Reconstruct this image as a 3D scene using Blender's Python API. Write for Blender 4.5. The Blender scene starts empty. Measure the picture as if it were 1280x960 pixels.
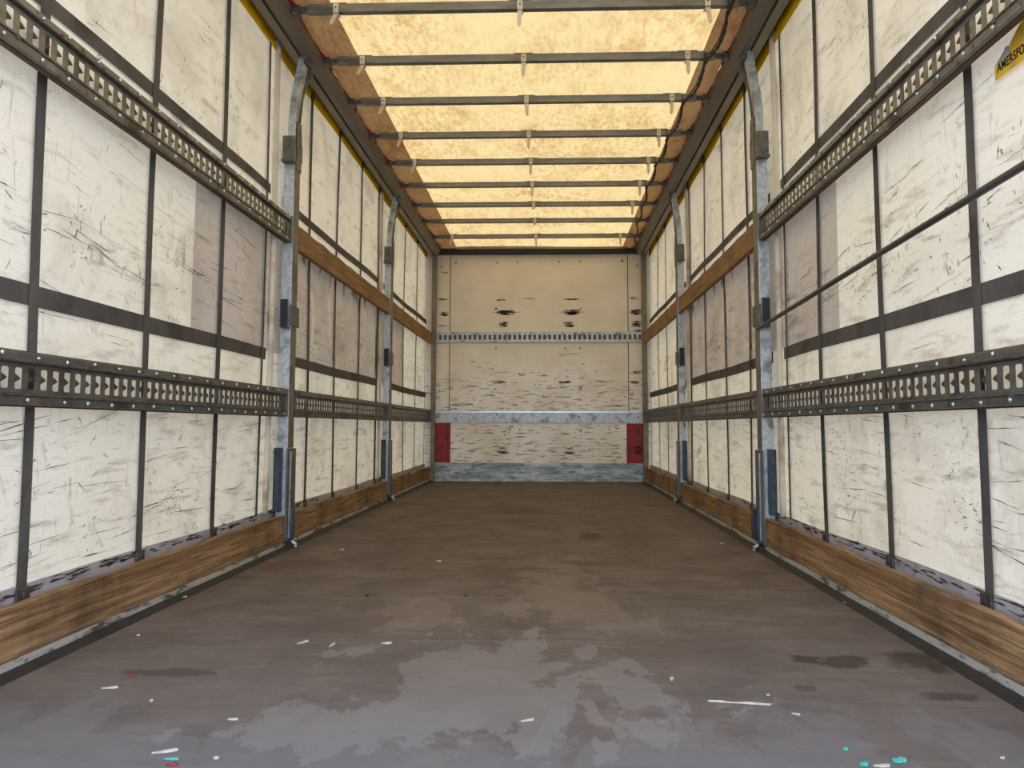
import bpy, math, random
from mathutils import Matrix, Vector
from mathutils.geometry import tessellate_polygon

random.seed(7)
SC = bpy.context.scene
COL = SC.collection

# ------------------------------------------------------------------ camera, world, lights
EYE = 0.6331
cam_d = bpy.data.cameras.new('camera')
cam_d.sensor_fit = 'HORIZONTAL'; cam_d.sensor_width = 36.0
cam_d.lens = 1010.53 / 1280 * 36.0
cam_d.shift_x = -(646.479 - 640) / 1280
cam_d.shift_y = (452.011 - 480) / 1280
cam_d.clip_start = 0.05
cam = bpy.data.objects.new('camera', cam_d); COL.objects.link(cam)
RX = (0.9992334524, 0.0390628448, 0.0025693816)
RY = (-0.0005730004, 0.0802210249, -0.9967768355)
RZ = (-0.0391430615, 0.9960113861, 0.0801819147)
m = Matrix.Identity(4)
for i in range(3):
    m[i][0] = RX[i]; m[i][1] = -RY[i]; m[i][2] = -RZ[i]
m[0][3], m[1][3], m[2][3] = 0, 0, EYE
cam.matrix_world = m
SC.camera = cam

SC.view_settings.view_transform = 'Standard'
SC.view_settings.look = 'None'
SC.view_settings.gamma = 1.0
SC.view_settings.use_curve_mapping = False
SC.view_settings.exposure = 0.2
SC.cycles.max_bounces = 12
SC.cycles.diffuse_bounces = 8
SC.cycles.transmission_bounces = 8
SC.cycles.sample_clamp_indirect = 6.0
SC.cycles.caustics_reflective = False
SC.cycles.caustics_refractive = False

world = bpy.data.worlds.new('sky'); SC.world = world; world.use_nodes = True
wn = world.node_tree; wn.nodes.clear()
w_out = wn.nodes.new('ShaderNodeOutputWorld'); w_bg = wn.nodes.new('ShaderNodeBackground')
w_tc = wn.nodes.new('ShaderNodeTexCoord'); w_sep = wn.nodes.new('ShaderNodeSeparateXYZ')
w_mr = wn.nodes.new('ShaderNodeMapRange'); w_r = wn.nodes.new('ShaderNodeValToRGB')
wn.links.new(w_tc.outputs['Generated'], w_sep.inputs[0])
wn.links.new(w_sep.outputs['Z'], w_mr.inputs['Value'])
w_mr.inputs['From Min'].default_value = -1; w_mr.inputs['From Max'].default_value = 1
wn.links.new(w_mr.outputs[0], w_r.inputs[0])
cr = w_r.color_ramp
cr.elements[0].position = 0.0; cr.elements[0].color = (.30, .29, .27, 1)
cr.elements[1].position = 1.0; cr.elements[1].color = (.42, .62, 1.0, 1)
for p_, c_ in ((.485, (.34, .33, .31, 1)), (.505, (.86, .92, 1.0, 1)), (.62, (.70, .82, 1.0, 1))):
    e_ = cr.elements.new(p_); e_.color = c_
wn.links.new(w_r.outputs[0], w_bg.inputs[0]); wn.links.new(w_bg.outputs[0], w_out.inputs[0])
w_bg.inputs[1].default_value = 3.7

sun_d = bpy.data.lights.new('sun', 'SUN'); sun_d.energy = 4.6; sun_d.angle = math.radians(1.0)
sun_d.color = (1.0, .95, .86)
sun = bpy.data.objects.new('sun', sun_d); COL.objects.link(sun)
sun.rotation_euler = (Vector((-0.12, -0.55, -1.0))).to_track_quat('-Z', 'Y').to_euler()
sun.location = (0, 6, 9)

# ------------------------------------------------------------------ measures (metres)
XL, XR, B = -1.3766, 1.1034, 9.454          # inner side planes and bulkhead plane
Y0 = 0.55                                   # rear edge of the body
SIDES = {-1: XL, 1: XR}
CURT = 0.075                                # curtain lies this far outside the side plane
POSTS = {-1: (4.215, 6.905), 1: (4.225, 6.875)}
POST_W = .09

# ------------------------------------------------------------------ material helpers
def srgb(r, g, b):
    f = lambda c: (c / 255 / 12.92) if c / 255 <= .04045 else ((c / 255 + .055) / 1.055) ** 2.4
    return (f(r), f(g), f(b), 1)

class NT:
    def __init__(self, name):
        self.m = bpy.data.materials.new(name); self.m.use_nodes = True
        self.t = self.m.node_tree; self.t.nodes.clear()
        self.out = self.n('ShaderNodeOutputMaterial')
        self.tc = self.n('ShaderNodeTexCoord')
        self.pos = self.tc.outputs['Object']
        self.sep = None
    def n(self, k, **kw):
        x = self.t.nodes.new(k)
        for a, v in kw.items(): setattr(x, a, v)
        return x
    def l(self, a, b): self.t.links.new(a, b)
    def setin(self, sock, v):
        if hasattr(v, 'is_output'): self.l(v, sock)
        else: sock.default_value = v
    def math(self, op, a, b=0.0, c=0.0, clamp=False):
        x = self.n('ShaderNodeMath', operation=op); x.use_clamp = clamp
        self.setin(x.inputs[0], a); self.setin(x.inputs[1], b); self.setin(x.inputs[2], c)
        return x.outputs[0]
    def xyz(self):
        if not self.sep:
            self.sep = self.n('ShaderNodeSeparateXYZ'); self.l(self.pos, self.sep.inputs[0])
        return self.sep.outputs
    def noise(self, scale, detail=4, stretch=(1, 1, 1), rough=.55, off=(0, 0, 0), dist=0.0):
        mp = self.n('ShaderNodeMapping'); self.l(self.pos, mp.inputs[0])
        mp.inputs['Scale'].default_value = stretch; mp.inputs['Location'].default_value = off
        x = self.n('ShaderNodeTexNoise'); self.l(mp.outputs[0], x.inputs['Vector'])
        x.inputs['Scale'].default_value = scale; x.inputs['Detail'].default_value = detail
        x.inputs['Roughness'].default_value = rough; x.inputs['Distortion'].default_value = dist
        return x.outputs[0]
    def step(self, v, a, b):
        x = self.n('ShaderNodeMapRange'); x.clamp = True
        self.setin(x.inputs['Value'], v)
        x.inputs['From Min'].default_value = a; x.inputs['From Max'].default_value = b
        return x.outputs[0]
    def mix(self, f, a, b, mode='MIX'):
        x = self.n('ShaderNodeMix', data_type='RGBA', blend_type=mode)
        self.setin(x.inputs[0], f); self.setin(x.inputs[6], a); self.setin(x.inputs[7], b)
        return x.outputs[2]
    def bump(self, h, strength=.3, dist=.01):
        x = self.n('ShaderNodeBump'); self.l(h, x.inputs['Height'])
        x.inputs['Strength'].default_value = strength; x.inputs['Distance'].default_value = dist
        return x.outputs[0]
    def principled(self, col, rough=.6, metal=0.0, normal=None, spec=.5):
        x = self.n('ShaderNodeBsdfPrincipled')
        self.setin(x.inputs['Base Color'], col); self.setin(x.inputs['Roughness'], rough)
        self.setin(x.inputs['Metallic'], metal)
        x.inputs['Specular IOR Level'].default_value = spec
        if normal: self.l(normal, x.inputs['Normal'])
        return x.outputs[0]
    def surf(self, s): self.l(s, self.out.inputs[0]); return self.m

def noisy(name, c1, c2, scale=20, stretch=(1, 1, 1), rough=.6, metal=0.0, bump=.15, lo=.35, hi=.65, spec=.5, c3=None, s3=4):
    t = NT(name)
    n1 = t.noise(scale, 5, stretch)
    c = t.mix(t.step(n1, lo, hi), c1, c2)
    if c3: c = t.mix(t.step(t.noise(s3, 5, off=(3, 1, 7)), .52, .66), c, c3)
    return t.surf(t.principled(c, rough, metal, t.bump(n1, bump, .004), spec))

M = {}
M['galv'] = noisy('galvanised_steel', srgb(168, 178, 186), srgb(205, 214, 220), 45, rough=.42, metal=.35, c3=srgb(128, 132, 132), s3=9)
M['post_side'] = noisy('grimy_post_face', srgb(110, 105, 94), srgb(134, 128, 114), 12, (1, 1, .3), rough=.6, metal=.2, c3=srgb(82, 76, 68), s3=5)
M['track_low'] = noisy('dark_track_steel', srgb(86, 86, 82), srgb(112, 111, 105), 30, (1, .3, 1), rough=.45, metal=.4, c3=srgb(62, 58, 54), s3=7)
M['slot_shade'] = noisy('slot_shade_backing', srgb(84, 82, 74), srgb(110, 106, 96), 40, rough=.7)  # backing coloured dark so the slots read as shaded gaps
M['sleeve'] = noisy('curtain_sleeve_pvc', srgb(206, 196, 178), srgb(222, 214, 198), 8, (1, 1, .4), rough=.5, c3=srgb(170, 152, 128), s3=6)
M['joint'] = noisy('deck_joint', srgb(92, 80, 72), srgb(120, 108, 100), 20, rough=.8)
M['track'] = noisy('track_steel', srgb(112, 108, 100), srgb(142, 137, 126), 30, (1, .3, 1), rough=.48, metal=.45, c3=srgb(80, 72, 64), s3=7)
M['bracket'] = noisy('bracket_steel', srgb(92, 92, 88), srgb(118, 116, 110), 30, rough=.5, metal=.5)
M['rail'] = noisy('rail_aluminium', srgb(118, 110, 98), srgb(136, 127, 112), 6, (2, .3, 2), rough=.5, metal=.35, bump=.05)
M['rail_dark'] = noisy('dark_header_bar', srgb(28, 27, 26), srgb(40, 38, 36), 6, rough=.7)  # dark colour of the header's lower bar
M['bow'] = noisy('bow_steel', srgb(112, 112, 108), srgb(138, 137, 132), 25, (.3, 1, 1), rough=.45, metal=.5)
M['hanger'] = noisy('hanger_plastic', srgb(205, 195, 180), srgb(225, 215, 200), 25, rough=.55)
M['red'] = noisy('red_plastic', srgb(140, 12, 22), srgb(165, 18, 32), 15, rough=.5, c3=srgb(110, 20, 25), s3=12)
M['black'] = noisy('black_rubber', srgb(28, 27, 27), srgb(45, 43, 42), 30, rough=.6)
M['pole'] = noisy('pole_steel', srgb(62, 62, 62), srgb(86, 85, 84), 20, (1, .1, 1), rough=.45, metal=.3)
M['screw'] = noisy('zinc_screw', srgb(190, 205, 208), srgb(220, 232, 235), 60, rough=.3, metal=.6)
M['strap'] = noisy('grey_webbing', srgb(76, 73, 72), srgb(94, 90, 88), 14, (1, .6, .3), rough=.8, bump=.1, c3=srgb(66, 62, 60), s3=5)
M['backing'] = noisy('brown_backing_board', srgb(74, 50, 38), srgb(98, 68, 52), 14, (1, .15, 1), rough=.8)
M['teal'] = noisy('teal_plastic', srgb(60, 170, 160), srgb(90, 200, 185), 40, rough=.5)
M['redscrap'] = noisy('red_scrap_plastic', srgb(150, 30, 50), srgb(180, 45, 65), 40, rough=.5)
M['chip'] = noisy('pale_wood_chip', srgb(176, 166, 148), srgb(214, 206, 192), 60, rough=.7)
M['scratch_dark'] = noisy('dirt_black', srgb(44, 36, 32), srgb(74, 60, 50), 30, rough=.85)
M['letter_black'] = noisy('black_print', srgb(22, 20, 18), srgb(34, 31, 28), 40, rough=.6, bump=0)
M['grey_tear'] = noisy('grey_film', srgb(150, 148, 152), srgb(178, 174, 178), 40, rough=.7, bump=.05)
M['blue'] = noisy('blue_grey_steel', srgb(50, 62, 74), srgb(70, 84, 98), 25, rough=.45, metal=.3)
M['clip'] = noisy('buckle_steel', srgb(70, 66, 64), srgb(104, 98, 94), 40, rough=.5, metal=.4)

def tarp(name, col, trans, grime=True, dirtcol=None, scale=2.2, wt=.5, vertical=True):
    """woven PVC sheet that lets daylight through; dirt and scuffs are wear of its own"""
    t = NT(name)
    n1 = t.noise(scale, 7, (1, 1, 1), .62, dist=.4)
    st = (1, .35, 1.6) if vertical else (1.6, .5, 1)
    n2 = t.noise(9, 6, st, .65, off=(4, 2, 9))
    n3 = t.noise(60, 3, (1, 1, 1), .5)
    dirt = dirtcol or srgb(150, 135, 115)
    a = t.step(n1, .50, .72); b = t.step(n2, .56, .74)
    f = t.math('MULTIPLY', t.math('MAXIMUM', t.math('MULTIPLY', a, .5), t.math('MULTIPLY', b, .75)), .9, clamp=True)
    fine = t.math('MULTIPLY', t.step(n3, .55, .75), .15)
    if grime:
        x_, y_, z_ = t.xyz()
        dz = t.math('DIVIDE', t.math('SUBTRACT', z_, 1.22), .16)
        belt = t.math('SUBTRACT', 1.0, t.math('MULTIPLY', dz, dz), clamp=True)
        low = t.math('MULTIPLY', t.math('SUBTRACT', 1.0, t.step(z_, .62, .72)), .7)
        zone = t.math('MAXIMUM', t.math('MAXIMUM', belt, low), .36)
        drag = t.step(t.noise(13, 7, (1, .22, 1.7), .72, off=(1, 6, 2), dist=.3), .55, .70)
        blot = t.step(t.noise(7, 8, (1, 1.0, .8), .75, off=(7, 2, 5), dist=.8), .585, .68)
        speck = t.step(t.noise(85, 4, (1, .7, 1), .7, off=(3, 9, 5)), .64, .72)
        sm = t.math('MULTIPLY', t.math('MAXIMUM', t.math('MULTIPLY', drag, .7), t.math('MAXIMUM', t.math('MULTIPLY', blot, .85), t.math('MULTIPLY', speck, .8))), zone)
    f = t.math('ADD', f, fine, clamp=True)
    c = t.mix(f, col, dirt)
    tc = t.mix(f, trans, tuple(trans[i] * dirt[i] / max(col[i], .01) for i in range(3)) + (1,))
    if grime: c = t.mix(sm, c, srgb(92, 78, 66)); tc = t.mix(sm, tc, srgb(80, 66, 50))
    bm = t.bump(t.noise(1.6, 3, (1, 1, .25)), .5, .05)
    d = t.n('ShaderNodeBsdfDiffuse'); t.setin(d.inputs[0], c); t.l(bm, d.inputs['Normal'])
    tr = t.n('ShaderNodeBsdfTranslucent'); t.setin(tr.inputs[0], tc)
    g = t.n('ShaderNodeBsdfGlossy'); g.inputs['Roughness'].default_value = .45; g.inputs[0].default_value = (1, 1, 1, 1)
    mx = t.n('ShaderNodeMixShader'); mx.inputs[0].default_value = wt
    t.l(d.outputs[0], mx.inputs[1]); t.l(tr.outputs[0], mx.inputs[2])
    m2 = t.n('ShaderNodeMixShader'); m2.inputs[0].default_value = .03
    t.l(mx.outputs[0], m2.inputs[1]); t.l(g.outputs[0], m2.inputs[2])
    return t.surf(m2.outputs[0])

CURTAIN_COL = srgb(243, 239, 233)
M['curtain'] = tarp('curtain_white', CURTAIN_COL, srgb(228, 206, 168), wt=.20)
M['curtain_print'] = tarp('curtain_over_print', srgb(212, 202, 194), srgb(160, 142, 122), wt=.20)
M['curtain_letter'] = tarp('curtain_over_letters', srgb(255, 252, 244), srgb(240, 230, 205), wt=.0, grime=False)
M['yellow'] = tarp('yellow_band', srgb(248, 204, 34), srgb(210, 160, 10), wt=.05, dirtcol=srgb(170, 130, 20))
M['hem'] = tarp('curtain_hem', srgb(186, 181, 184), srgb(120, 114, 114), wt=.05, dirtcol=srgb(90, 80, 74), scale=8, grime=False)
M['sticker'] = noisy('yellow_sticker', srgb(225, 180, 50), srgb(238, 196, 66), 12, rough=.45, bump=.02, c3=srgb(200, 150, 40), s3=9)

def roof_mat(name, col, trans, wt):
    t = NT(name)
    n1 = t.noise(5.0, 9, (1.5, .6, 1), .76, dist=.5)
    n2 = t.noise(26, 7, (1.4, .5, 1), .75, off=(5, 8, 1))
    n3 = t.noise(1.1, 3, (1, 1, 1), .5, off=(2, 2, 2))
    f = t.math('ADD', t.math('MULTIPLY', t.step(n1, .44, .70), .7), t.math('MULTIPLY', t.step(n2, .46, .70), .75), clamp=True)
    f = t.math('MULTIPLY', f, t.math('ADD', t.step(n3, .35, .6), .35), clamp=True)
    c = t.mix(f, col, srgb(180, 140, 105)); tc = t.mix(f, trans, tuple(a * b for a, b in zip(trans[:3], (.74, .60, .44))) + (1,))
    d = t.n('ShaderNodeBsdfDiffuse'); t.setin(d.inputs[0], c)
    tr = t.n('ShaderNodeBsdfTranslucent'); t.setin(tr.inputs[0], tc)
    mx = t.n('ShaderNodeMixShader'); mx.inputs[0].default_value = wt
    t.l(d.outputs[0], mx.inputs[1]); t.l(tr.outputs[0], mx.inputs[2])
    return t.surf(mx.outputs[0])
M['roof'] = roof_mat('roof_tarp', srgb(232, 208, 158), (.69, .475, .20, 1), .35)
M['roof_edge'] = roof_mat('roof_tarp_edge', srgb(214, 190, 158), (.62, .47, .32, 1), .2)

def wood(name, c1, c2, c3, dirt=.5):
    t = NT(name)
    gr = t.noise(7, 8, (1, .16, 5), .62, dist=1.2)
    fine = t.noise(60, 4, (1, .06, 2.5), .6)
    c = t.mix(t.step(gr, .42, .58), c1, c2)
    c = t.mix(t.math('MULTIPLY', t.step(fine, .42, .62), .6), c, c3)
    band = t.noise(22, 5, (1, .05, 2.2), .6, off=(2, 7, 1), dist=.6)
    c = t.mix(t.math('MULTIPLY', t.step(band, .52, .62), .55), c, c3)
    sm = t.noise(3.2, 6, (1, 1.0, .6), .6, off=(9, 3, 3))
    c = t.mix(t.math('MULTIPLY', t.step(sm, .5, .7), dirt), c, srgb(58, 42, 32))
    return t.surf(t.principled(c, .75, 0, t.bump(fine, .4, .003), .25))
M['wood_low'] = wood('weathered_plank', srgb(146, 114, 80), srgb(184, 150, 112), srgb(92, 62, 42), .6)
M['wood_mid'] = wood('brown_plank', srgb(146, 114, 76), srgb(170, 138, 98), srgb(112, 82, 52), .35)

def sill_mat():
    t = NT('scuffed_aluminium')
    n = t.noise(16, 6, (1, .35, 1.5), .7)
    c = t.mix(t.step(n, .5, .6), srgb(196, 196, 192), srgb(92, 84, 76))
    return t.surf(t.principled(c, .5, .25, t.bump(n, .2, .003)))
M['sill'] = sill_mat()

def kick_mat():
    t = NT('scuffed_galvanised_kick_plate')
    n = t.noise(4.5, 8, (1, 1, 4), .68, dist=.3)
    n2 = t.noise(30, 5, (.35, 1, 1.6), .6, off=(2, 2, 2))
    c = t.mix(t.step(n, .42, .62), srgb(128, 140, 148), srgb(196, 204, 208))
    c = t.mix(t.math('MULTIPLY', t.step(n2, .55, .68), .8), c, srgb(58, 60, 62))
    return t.surf(t.principled(c, .45, .35, t.bump(n2, .2, .003)))
M['kick'] = kick_mat()

def bulk_mat():
    t = NT('bulkhead_plywood_white')
    x, y, z = t.xyz()
    n = t.noise(2.5, 6, (1, 1, 1.3), .6)
    flake = t.noise(26, 6, (.28, 1, 1.9), .66, off=(1, 5, 3))
    flake2 = t.noise(60, 4, (.3, 1, 1.6), .6, off=(4, 1, 2))
    # paint is worn off more on the lower half, where cargo rubs
    low = t.math('SUBTRACT', 1.0, t.step(z, 1.1, 1.65))
    thr = t.math('SUBTRACT', .70, t.math('MULTIPLY', low, .125))
    worn = t.math('GREATER_THAN', flake, thr)
    worn2 = t.math('MULTIPLY', t.math('GREATER_THAN', flake2, .69), low)
    c = t.mix(t.step(n, .35, .7), srgb(238, 230, 216), srgb(226, 215, 198))
    low_lit = t.math('MULTIPLY', low, t.step(t.noise(2.0, 5, off=(7, 7, 7)), .38, .62))  # lower half painted whiter, for daylight reaching in from the rear
    c = t.mix(low_lit, c, srgb(252, 251, 250))
    c = t.mix(t.math('MULTIPLY', worn, .75), c, srgb(128, 96, 72))
    c = t.mix(t.math('MULTIPLY', worn2, .7), c, srgb(96, 80, 66))
    return t.surf(t.principled(c, .38, 0, t.bump(flake, .12, .002), .6))
M['bulk'] = bulk_mat()

def floor_mat():
    t = NT('worn_deck_plywood')
    x, y, z = t.xyz()
    edge = t.noise(4.2, 9, (1, .5, 1), .66, off=(1, 2, 0), dist=.5)
    edge2 = t.noise(12, 7, (1, .55, 1), .66, off=(8, 1, 0))
    def ell(cx, cy, rx, ry):
        dx = t.math('DIVIDE', t.math('SUBTRACT', x, cx), rx); dy = t.math('DIVIDE', t.math('SUBTRACT', y, cy), ry)
        r = t.math('SQRT', t.math('ADD', t.math('MULTIPLY', dx, dx), t.math('MULTIPLY', dy, dy)))
        return t.math('SUBTRACT', 1.0, r)
    def wear(parts, amp, thr):
        acc = None
        for p in parts:
            e = ell(*p)
            acc = e if acc is None else t.math('MAXIMUM', acc, e)
        v = t.math('ADD', acc, t.math('MULTIPLY', t.math('SUBTRACT', edge, .5), amp))
        v = t.math('ADD', v, t.math('MULTIPLY', t.math('SUBTRACT', edge2, .5), amp * .7))
        return t.step(v, thr, thr + .035)
    w1 = wear([(.02, 3.25, .22, .85), (-.13, 2.85, .2, .35), (.15, 2.75, .2, .3), (-.43, 2.78, .18, .35)], 4.6, .42)
    w2 = wear([(-.15, 2.15, .42, .45), (-.1, 1.85, .45, .4), (.16, 2.1, .13, .45), (-.52, 1.75, .25, .2)], 4.6, .38)
    w3 = t.step(t.math('ADD', t.math('SUBTRACT', 1.78, y), t.math('MULTIPLY', t.math('SUBTRACT', edge, .5), 1.6)), .0, .06)
    base = t.mix(t.step(t.noise(3.2, 9, (1, 1, 1), .74), .38, .64), srgb(92, 79, 71), srgb(126, 111, 99))
    streak = t.noise(16, 5, (.22, 1.5, 1), .6, off=(3, 3, 3))
    base = t.mix(t.math('MULTIPLY', t.step(streak, .45, .7), .6), base, srgb(72, 60, 52))
    mott = t.noise(22, 8, (1, 1, 1), .82, off=(8, 8, 0))
    base = t.mix(t.math('MULTIPLY', t.step(mott, .5, .62), .38), base, srgb(66, 55, 49))
    pale = t.noise(30, 7, (.8, 1, 1), .8, off=(2, 8, 6))
    base = t.mix(t.math('MULTIPLY', t.step(pale, .56, .66), .25), base, srgb(150, 138, 128))
    red = t.math('MULTIPLY', t.step(t.noise(1.3, 6, (1, 1.6, 1), .6, off=(9, 9, 0)), .54, .64), .4)
    base = t.mix(red, base, srgb(92, 66, 52))
    grey = t.math('MULTIPLY', t.math('SUBTRACT', 1.0, t.step(y, 1.4, 3.6)), .55)
    base = t.mix(grey, base, srgb(110, 106, 106))       # sky light from the open rear, painted into the deck as grey
    c = t.mix(t.math('MULTIPLY', w1, .42), base, srgb(140, 124, 112))
    c = t.mix(t.math('MULTIPLY', w2, .46), c, srgb(140, 134, 129))
    c = t.mix(t.math('MULTIPLY', w3, .26), c, srgb(132, 132, 138))
    spot = t.noise(14, 5, (1, 1, 1), .6, off=(6, 1, 4))
    def oil(p, thr=.3):
        v = t.math('ADD', ell(*p), t.math('MULTIPLY', t.math('SUBTRACT', spot, .5), 1.6))
        return t.step(v, thr, thr + .25)
    for p, a in (((.24, 4.78, .10, .28), .7), ((.80, 2.28, .13, .10), .75), ((.70, 2.30, .07, .06), .7), ((1.0, 2.3, .12, .16), .7),
                 ((.96, 2.0, .10, .06), .6), ((.62, 2.05, .04, .04), .5), ((-.95, 2.1, .2, .06), .5), ((-.30, 6.3, .4, .5), .3)):
        c = t.mix(t.math('MULTIPLY', oil(p), a), c, srgb(46, 37, 32))
    sc2 = t.noise(60, 3, (.09, 1.2, 1), .5, off=(2, 5, 5))
    c = t.mix(t.math('MULTIPLY', t.step(sc2, .71, .76), .3), c, srgb(150, 138, 128))
    return t.surf(t.principled(c, t.math('ADD', .55, t.math('MULTIPLY', edge2, .2)), 0, t.bump(streak, .12, .003), .3))
M['floor'] = floor_mat()

# ------------------------------------------------------------------ mesh helpers
class MB:
    def __init__(self): self.v = []; self.f = []; self.mi = []
    def add(self, vs, fs, mi=0):
        n = len(self.v); self.v += [tuple(p) for p in vs]
        for q in fs: self.f.append([n + i for i in q]); self.mi.append(mi)
        return self
    def box(self, x0, x1, y0, y1, z0, z1, mi=0):
        if x0 > x1: x0, x1 = x1, x0
        if y0 > y1: y0, y1 = y1, y0
        if z0 > z1: z0, z1 = z1, z0
        v = [(x, y, z) for x in (x0, x1) for y in (y0, y1) for z in (z0, z1)]
        return self.add(v, [(0, 1, 3, 2), (4, 6, 7, 5), (0, 4, 5, 1), (2, 3, 7, 6), (0, 2, 6, 4), (1, 5, 7, 3)], mi)
    def prism_y(self, prof, y0, y1, mi=0):
        """closed (x,z) outline run along y"""
        n = len(prof)
        v = [(x, y0, z) for x, z in prof] + [(x, y1, z) for x, z in prof]
        f = [(i, (i + 1) % n, n + (i + 1) % n, n + i) for i in range(n)] + [tuple(range(n))[::-1], tuple(range(n, 2 * n))]
        return self.add(v, f, mi)
    def prism_x(self, prof, x0, x1, mi=0):
        n = len(prof)
        v = [(x0, y, z) for y, z in prof] + [(x1, y, z) for y, z in prof]
        f = [(i, (i + 1) % n, n + (i + 1) % n, n + i) for i in range(n)] + [tuple(range(n))[::-1], tuple(range(n, 2 * n))]
        return self.add(v, f, mi)
    def tube(self, pts, r, n=8, mi=0, caps=True):
        pts = [Vector(p) for p in pts]; rings = []
        for i, p in enumerate(pts):
            d = (pts[min(i + 1, len(pts) - 1)] - pts[max(i - 1, 0)]).normalized()
            u = d.cross(Vector((0, 0, 1)));
            if u.length < .1: u = d.cross(Vector((0, 1, 0)))
            u.normalize(); w = d.cross(u)
            rr = r[i] if isinstance(r, (list, tuple)) else r
            rings.append([p + (u * math.cos(2 * math.pi * k / n) + w * math.sin(2 * math.pi * k / n)) * rr for k in range(n)])
        v = [q for rg in rings for q in rg]; f = []
        for i in range(len(pts) - 1):
            for k in range(n): f.append((i * n + k, i * n + (k + 1) % n, (i + 1) * n + (k + 1) % n, (i + 1) * n + k))
        if caps: f += [tuple(range(n))[::-1], tuple((len(pts) - 1) * n + k for k in range(n))]
        return self.add(v, f, mi)
    def mesh(self, name, mats, smooth=False):
        me = bpy.data.meshes.new(name); me.from_pydata(self.v, [], self.f)
        for k in (mats if isinstance(mats, (list, tuple)) else [mats]): me.materials.append(M[k])
        me.polygons.foreach_set('material_index', self.mi)
        if smooth: me.polygons.foreach_set('use_smooth', [True] * len(me.polygons))
        me.validate(); me.update()
        return me
    def build(self, name, mats, parent=None, bevel=0.0, smooth=False, recalc=True):
        me = self.mesh(name, mats, smooth)
        if recalc:
            import bmesh
            b = bmesh.new(); b.from_mesh(me); bmesh.ops.recalc_face_normals(b, faces=b.faces); b.to_mesh(me); b.free()
        o = bpy.data.objects.new(name, me); COL.objects.link(o)
        if parent: o.parent = parent; o.matrix_parent_inverse = Matrix.Identity(4)
        if bevel:
            md = o.modifiers.new('bevel', 'BEVEL'); md.width = bevel; md.segments = 2; md.limit_method = 'ANGLE'
        return o

def tag(o, label=None, cat=None, group=None, kind=None):
    if label: o['label'] = label
    if cat: o['category'] = cat
    if group: o['group'] = group
    if kind: o['kind'] = kind
    return o

def thing(name, label, cat, loc=(0, 0, 0), group=None):
    o = bpy.data.objects.new(name, None); COL.objects.link(o); o.location = loc; o.empty_display_size = .1
    return tag(o, label, cat, group)

def struct(o): o['kind'] = 'structure'; return o

def copy_tree(o, parent=None):
    c = o.copy(); COL.objects.link(c); c.parent = parent
    for ch in [x for x in bpy.data.objects if x.parent == o]: copy_tree(ch, c)
    return c

# ------------------------------------------------------------------ the setting
# deck floor: plywood sheets with fine joints
mb = MB(); mb.box(XL - .09, XR + .09, Y0, B + .05, -.10, 0)
struct(mb.build('floor', 'floor'))
mb = MB()
for y in (2.45, 4.9, 7.3): mb.box(XL, XR, y - .001, y + .001, 0, .0005)
struct(mb.build('trim_1', 'joint'))
# ground outside, below the deck
mb = MB(); mb.box(-30, 30, -40, 40, -1.35, -1.25)
M['ground'] = noisy('asphalt', srgb(128, 129, 132), srgb(150, 151, 153), 3, rough=.9)
struct(mb.build('trim_2', 'ground'))

# roof tarp: grid with slight sag between the bows
BOWS = [3.84, 4.41, 4.99, 5.60, 6.19, 6.79, 7.41, 8.01, 8.68]
def roofz(x, y):
    return 2.738 + .006 * math.sin(x * 3.1 + y * 1.7) + .004 * math.sin(y * 9.1 + x * 2)
def grid(fn, us, vs, mi=0, mb=None):
    mb = mb or MB(); v = [fn(u, w) for u in us for w in vs]; n = len(vs)
    f = [(i * n + j, i * n + j + 1, (i + 1) * n + j + 1, (i + 1) * n + j) for i in range(len(us) - 1) for j in range(n - 1)]
    return mb.add(v, f, mi)
def lin(a, b, n): return [a + (b - a) * i / n for i in range(n + 1)]
mb = grid(lambda x, y: (x, y, roofz(x, y)), lin(XL - .10, XR + .10, 26), lin(Y0, B + .03, 90))
roof = struct(mb.build('ceiling', 'roof', smooth=True, recalc=False))
for s, xs in SIDES.items():
    # doubled, dirtier edge of the roof sheet and its red piping
    wd = .215 if s < 0 else .16
    def fe(u, y, s=s, xs=xs, wd=wd):
        wv = .014 * math.sin(y * 11.0 + 1.3) * (1 - u) + .012 * math.sin(y * 4.3)
        fold = (.012 * math.sin(u * 9 + y * .7) * (0.3 if s < 0 else 1.0))
        return (xs - s * (.085 + u * wd + (wv if u < .3 else 0)), y, 2.722 + fold * .6)
    grid(fe, lin(0, 1, 8), lin(Y0, B - .02, 170)).build('roof_edge', 'roof_edge', roof, smooth=True, recalc=False)
    pts = []
    y = Y0
    while y < B - .05:
        ph = ((y - BOWS[0]) / .593) % 1.0
        pts.append((xs - s * (.098 + .020 * abs(math.cos(math.pi * ph)) ** 5 + .004 * math.sin(y * 30)), y, 2.712)); y += .04
    MB().tube(pts, .007, 6).build('piping', 'red', roof, smooth=True)

# ground rail along each side: pale scuffed lip and dark rubber strip
for i, (s, xs) in enumerate(SIDES.items()):
    nm = 'left' if s < 0 else 'right'
    mb = MB(); mb.prism_y([(xs - s * .003, .0), (xs - s * .003, .030), (xs + s * .09, .030), (xs + s * .09, 0)], Y0, B)
    struct(mb.build('baseboard_' + nm, 'sill'))
    mb = MB(); mb.prism_y([(xs - s * .004, .0), (xs - s * .004, .012), (xs - s * .032, .004), (xs - s * .045, .0)], Y0, B - .01)
    struct(mb.build('trim_%d' % (3 + i), 'black'))

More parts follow.
